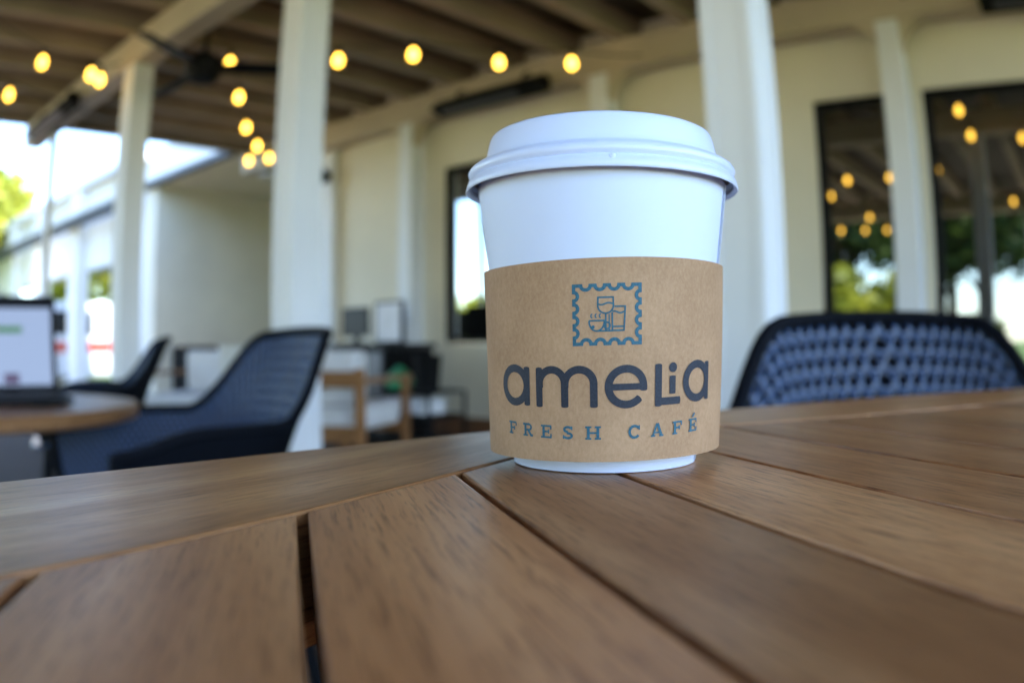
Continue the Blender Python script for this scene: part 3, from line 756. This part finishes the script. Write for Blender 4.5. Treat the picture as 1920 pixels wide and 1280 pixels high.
# low cart
ct = bthing('service_cart', 'low black wire cart beside the lounge chair under the wall', 'cart', -4.40, 4.12, 0)
for sx in (-1, 1):
    for sy in (-1, 1): MB().tube([(sx*0.30, sy*0.18, 0), (sx*0.30, sy*0.18, 0.46)], 0.014, 8).build('leg', 'black', ct)
for z in (0.10, 0.27, 0.44): MB().box((-0.285, -0.165, z), (0.285, 0.165, z+0.025)).build('shelf', 'black', ct)
bg = bthing('plastic_bag', 'green and blue plastic bag lying on the black cart', 'bag', -4.56, 4.09, 0.4655)
MB().lathe([(0.001, 0), (0.09, 0.0), (0.11, 0.05), (0.09, 0.11), (0.04, 0.14), (0.025, 0.17), (0.001, 0.165)], 18).build('sack', 'green_bag', bg, smooth=True)
bi = bthing('waste_bin', 'black bin standing on the black cart', 'bin', -4.28, 4.11, 0.4655)
MB().lathe([(0, 0), (0.08, 0), (0.10, 0.24), (0.105, 0.25), (0.09, 0.25), (0.07, 0.02), (0, 0.02)], 24).build('bucket', 'black', bi, smooth=True)
for k, (du, cc) in enumerate(((-0.13, 'board_white'), (0.10, 'cushion'))):
    bx = bthing('storage_box', ('white' if k == 0 else 'pale grey')+' storage box on the middle shelf of the black cart', 'box', -4.40+du, 4.10, 0.2955)
    MB().box((-0.09, -0.12, 0), (0.09, 0.12, 0.09)).build('carton', cc, bx, bevel=0.006); MB().box((-0.094, -0.124, 0.0905), (0.094, 0.124, 0.108)).build('lid', cc, bx, bevel=0.004)

# ================================================================== HEATERS, FAN
def heater(label, u0, u1, n, z, tilt):
    t = bthing('patio_heater', label, 'heater', (u0+u1)/2, n, z, group='black strip heaters on the beams')
    L = (u1-u0)/2
    h_ = MB(); prof = [(-0.03, 0.055), (0.03, 0.055), (0.075, -0.045), (-0.075, -0.045)]
    h_.add([(-L, y, zz) for y, zz in prof]+[(L, y, zz) for y, zz in prof], [(0, 1, 2, 3), (7, 6, 5, 4), (0, 4, 5, 1), (1, 5, 6, 2), (2, 6, 7, 3), (3, 7, 4, 0)])
    ho = h_.build('housing', 'black', t, bevel=0.006, rot=(R(tilt), 0, 0))
    MB().box((-L*0.85, -0.045, -0.052), (L*0.55, 0.045, -0.0465)).build('grille', 'steel', ho)
    for sx in (-0.6, 0.6): MB().tube([(sx*L, 0.0, 0.05), (sx*L, 0.03, 0.12), (sx*L, 0.10, 0.13)], 0.012, 8).build('bracket', 'black', t)
    return t
heater('black strip heater on the wall beam above the coffee cup lid', -4.62, -3.50, ROW_N[2]-0.17, CAM_Z+1.90, -20)
heater('black strip heater on the wall beam over the widest dark window', -0.40, 0.72, ROW_N[2]-0.17, CAM_Z+1.90, -20)
heater('black strip heater on the open side beam by the thin steel post', -7.25, -6.0, ROW_N[1]-0.17, CAM_Z+1.90, -20)
fan = bthing('ceiling_fan', 'black three bladed ceiling fan hanging from the patio joists', 'fan', -4.52, 2.34, CAM_Z+1.76)
MB().lathe([(0.001, -0.10), (0.09, -0.09), (0.125, -0.03), (0.125, 0.04), (0.07, 0.09), (0.03, 0.11), (0.001, 0.11)], 32).build('motor', 'black', fan, smooth=True)
MB().tube([(0, 0, 0.10), (0, 0, 0.31)], 0.017, 10).build('downrod', 'black', fan)
MB().lathe([(0.001, 0.29), (0.06, 0.295), (0.085, 0.36), (0.085, 0.40), (0.001, 0.40)], 24).build('canopy', 'black', fan, smooth=True)
for k in range(3):
    a = R(60+120*k)
    bl = MB(); pl = [(0.10, -0.05), (0.30, -0.075), (0.70, -0.06), (0.74, 0.0), (0.70, 0.055), (0.30, 0.06), (0.10, 0.05)]
    bl.prism(pl, -0.006, 0.006)
    b_ = bl.build('blade', 'black', fan, loc=(0, 0, 0.0)); b_.rotation_euler = (R(-13), 0, a)

# ================================================================== STRING LIGHTS
bm_ = MB().lathe([(0.0005, -0.062), (0.016, -0.056), (0.027, -0.040), (0.030, -0.022), (0.024, 0.0), (0.014, 0.016), (0.012, 0.02), (0.0005, 0.02)], 18).mesh('bulb', smooth=True); bm_.materials.append(M['bulb'])
so_ = MB().lathe([(0.0005, 0.019), (0.016, 0.019), (0.018, 0.03), (0.016, 0.065), (0.006, 0.075), (0.0005, 0.075)], 14).mesh('socket', smooth=True); so_.materials.append(M['black'])
def string(label, pts, ends, grp='festoon strings under the patio roof'):
    t = bthing('string_lights', label, 'string lights', 0, 0, 0, group=grp)
    allp = [ends[0]]+pts+[ends[1]]
    path = []
    for a, b in zip(allp[:-1], allp[1:]):
        a, b = Vector(a), Vector(b)
        if path == []: path.append(a+Vector((0, 0, 0.07)))
        L = (b-a).length
        for j in range(1, 7):
            k = j/6; p = a+(b-a)*k; p.z += 0.07-0.18*L*0.25*4*k*(1-k)*0.6; path.append(p)
    MB().tube(path, 0.005, 6).build('wire', 'rubber', t)
    for p in pts:
        s = link('socket', so_, None, t, p); link('bulb', bm_, None, s)
    return t
Z = CAM_Z
string('string of warm round bulbs running from the white post towards the wall beam', [(-3.94, 2.99, Z+1.80), (-3.55, 3.27, Z+1.80), (-3.27, 3.75, Z+1.80), (-2.93, 4.06, Z+1.80)], [(-4.3, 2.25, Z+1.86), (-2.7, 4.55, Z+1.86)])
string('string of warm round bulbs receding past the ceiling fan to the pale wall', [(-4.55, 2.55, Z+1.86), (-5.00, 2.90, Z+1.80), (-5.69, 3.39, Z+1.80), (-6.18, 3.81, Z+1.80), (-6.52, 4.16, Z+1.80)], [(-4.2, 2.22, Z+1.9), (-6.8, 4.5, Z+1.9)])
string('string of warm round bulbs on the open side beyond the long beam', [(-4.98, 1.36, Z+1.80), (-5.07, 1.75, Z+1.80), (-5.15, 1.85, Z+1.80)], [(-4.8, 0.9, Z+1.9), (-5.25, 2.04, Z+1.9)])
string('string with two warm bulbs by the strip heater on the open side', [(-5.76, 1.34, Z+1.80), (-6.73, 4.06, Z+1.80), ], [(-5.4, 0.6, Z+1.9), (-6.9, 4.5, Z+1.9)])
GB = 'festoon strings over the near tables, mirrored in the windows'
string('string of warm bulbs mirrored high in the widest dark window', [(-0.88, 3.43, Z+1.80), (-0.91, 2.58, Z+1.80), (-0.92, 1.69, Z+1.80), (-0.44, 2.34, Z+1.80)], [(-0.86, 4.5, Z+1.9), (-0.3, 2.9, Z+1.9)], GB)
string('string of warm bulbs mirrored in the middle of both dark windows', [(-2.72, 1.43, Z+1.80), (-2.59, 1.04, Z+1.80), (-2.10, 0.99, Z+1.80), (-1.50, 1.21, Z+1.80)], [(-2.85, 2.02, Z+1.9), (-1.0, 2.02, Z+1.9)], GB)
string('string of five warm bulbs mirrored low in both dark windows', [(-3.08, 0.16, Z+1.80), (-3.10, -1.75, Z+1.80), (-1.92, -0.99, Z+1.80), (-1.36, -1.56, Z+1.80), (-0.86, -1.13, Z+1.80)], [(-3.07, 2.0, Z+1.9), (-0.3, -0.7, Z+1.9)], GB)
string('row of three warm bulbs mirrored in the narrow dark window above the foliage', [(-3.92, -2.93, Z+1.80), (-3.55, -3.10, Z+1.80), (-3.20, -3.20, Z+1.80)], [(-4.6, -2.9, Z+1.9), (-2.9, -2.9, Z+1.9)], GB)

# ================================================================== TREES, GARDEN
def crown_mesh(name, rx, rz, n, leaf, seed, clumps=26):
    r = random.Random(seed); mb = MB(); cs = []
    for i in range(clumps):
        while True:
            p = Vector((r.uniform(-1, 1), r.uniform(-1, 1), r.uniform(-1, 1)))
            if p.length < 1: break
        cs.append((Vector((p.x*rx*0.8, p.y*rx*0.8, p.z*rz*0.8)), r.uniform(0.22, 0.42)*rx))
    for i in range(n):
        c, s = r.choice(cs)
        d = Vector((r.gauss(0, 1), r.gauss(0, 1), r.gauss(0, 1))); d = d.normalized()*s*r.uniform(0.35, 1.0)
        p = c+d; a = Vector((r.gauss(0, 1), r.gauss(0, 1), r.gauss(0, 0.6))).normalized(); b = a.cross(Vector((r.gauss(0, 1), r.gauss(0, 1), r.gauss(0, 1)))).normalized()
        L = leaf*r.uniform(0.6, 1.3)
        mb.add([p-a*L, p+b*L*0.5, p+a*L, p-b*L*0.5], [(0, 1, 2, 3)])
    me = bpy.data.meshes.new(name); me.from_pydata(mb.v, [], mb.f); return me
def trunk_mesh(name, h, r0, seed):
    r = random.Random(seed); mb = MB()
    mb.tube([(0, 0, -0.15), (0.05*r.uniform(-1, 1), 0.05, h*0.35), (0.1*r.uniform(-1, 1), 0.1*r.uniform(-1, 1), h*0.7), (0, 0, h)], [r0*1.3, r0, r0*0.8, r0*0.5], 10)
    for k in range(5):
        a = k*1.25+r.random(); z = h*r.uniform(0.55, 0.9); L = h*0.45
        mb.tube([(0, 0, z), (math.cos(a)*L*0.5, math.sin(a)*L*0.5, z+L*0.45), (math.cos(a)*L, math.sin(a)*L, z+L*0.75)], [r0*0.5, r0*0.33, r0*0.12], 6)
    return mb.mesh(name, smooth=True)
CR = [crown_mesh('crown', 2.4, 1.9, 5200, 0.20, 3), crown_mesh('crown', 2.6, 2.2, 5200, 0.20, 9)]
CR[0].materials.append(M['leaf_d']); CR[1].materials.append(M['leaf_l'])
CRL = CR[0].copy(); CRL.materials.clear(); CRL.materials.append(M['leaf_l'])
CRD = CR[1].copy(); CRD.materials.clear(); CRD.materials.append(M['leaf_d'])
TRK = trunk_mesh('trunk', 3.2, 0.16, 5); TRK.materials.append(M['bark'])
def tree(label, loc, sc, crown, group, rz):
    t = thing('tree', label, 'tree', loc, rz, group); t.scale = (sc,)*3
    link('trunk', TRK, None, t); link('crown', crown, None, t, (0, 0, 4.3)); return t
for k, (x, y, s, c) in enumerate(((-13.5, 15.2, 0.85, CR[1]), (-17, 21, 1.15, CRL), (-20.5, 25, 1.2, CR[1]), (-15.5, 13.5, 0.8, CRL))):
    tree('light green leafy tree beyond the white building wing', (x, y, -0.12), s, c, 'trees beyond the white wing', k*1.3)
for k, (u, n, s, c) in enumerate(((-6.5, -12, 1.05, CR[0]), (-2.8, -13.5, 1.15, CRD), (-0.4, -11.5, 1.0, CR[0]), (2.6, -13, 1.1, CRD), (5.6, -12, 1.1, CR[0]), (-10.5, -13, 1.2, CRL), (-4.6, -18, 1.3, CRL), (1.2, -19, 1.3, CRL), (-14.5, -15, 1.2, CR[1]))):
    p = B(u, n, -0.12); tree('garden tree mirrored in the dark cafe windows', p, s, c, 'garden trees across the lawn, seen only as window reflections', k*0.9)
hedge_m = crown_mesh('foliage', 1.1, 0.75, 2600, 0.09, 21, 18); hedge_m.materials.append(M['leaf_l'])
SHR = [(-8.2, -10.6, 2.1), (-6.1, -10.2, 2.2), (-4.5, -10.4, 1.2), (-3.2, -12.0, 1.3), (-7.0, -13.0, 2.3)]+[(-20.5, -12.5, 2.2), (-23.5, -14, 2.4), (-26.5, -15.5, 2.6), (-17.5, -12, 2.0)]
SHL = ['yellow green shrub mirrored low in the narrow dark window by its outer frame', 'yellow green shrub mirrored low in the narrow dark window beside the bright gap', 'low yellow green shrub mirrored just above the chair back', 'low yellow green shrub mirrored behind the post at the narrow window', 'tall yellow green shrub mirrored behind the others in the narrow dark window']+['big yellow green shrub mirrored in the window beside the cup']*4
for k, (su, sn, ss) in enumerate(SHR):
    p = B(su, sn, 0.0)
    t = thing('shrub', SHL[k], 'shrub', (p.x, p.y, -0.12), k*0.8, 'shrubs across the lawn, seen only as window reflections'); t.scale = (ss,)*3
    link('foliage', hedge_m, None, t, (0, 0, 0.62))
    MB().tube([(0, 0, -0.05), (0.02, 0.01, 0.5)], [0.05, 0.03], 7).build('stem', 'bark', t)

# parked van seen beyond the patio
vp = Vector((-9.3, 14.0, -0.12))
van = thing('parked_van', 'white van with a red stripe parked beyond the patio', 'van', vp, R(25))
bd = [(-1.9, 0.35), (1.7, 0.35), (1.95, 0.55), (1.9, 0.95), (1.25, 1.15), (0.75, 1.75), (-1.85, 1.80), (-1.95, 0.6)]
b_ = MB(); nb = len(bd)
b_.add([(x, -0.8, z) for x, z in bd]+[(x, 0.8, z) for x, z in bd], [tuple(range(nb)), tuple(range(2*nb-1, nb-1, -1))]+[(i, (i+1) % nb, nb+(i+1) % nb, nb+i) for i in range(nb)])
b_.build('body', 'carwhite', van, bevel=0.06, smooth=True)
for sy in (-1, 1):
    MB().box((-1.7, sy*0.806-0.004, 0.82), (1.2, sy*0.806+0.004, 1.02)).build('stripe', 'red', van)
    MB().box((-0.2, sy*0.806-0.004, 1.15), (0.75, sy*0.806+0.004, 1.6)).build('side_window', 'black_gloss', van, bevel=0.003)
    for x in (-1.2, 1.2): 
        w_ = MB().lathe([(0.12, -0.09), (0.31, -0.09), (0.33, -0.05), (0.33, 0.05), (0.31, 0.09), (0.12, 0.09)], 24, close=True).build('wheel', 'rubber', van, loc=(x, sy*0.74, 0.33), rot=(R(90), 0, 0))
        MB().lathe([(0, -0.06), (0.119, -0.06), (0.119, 0.06), (0, 0.06)], 16).build('hub', 'steel', w_)
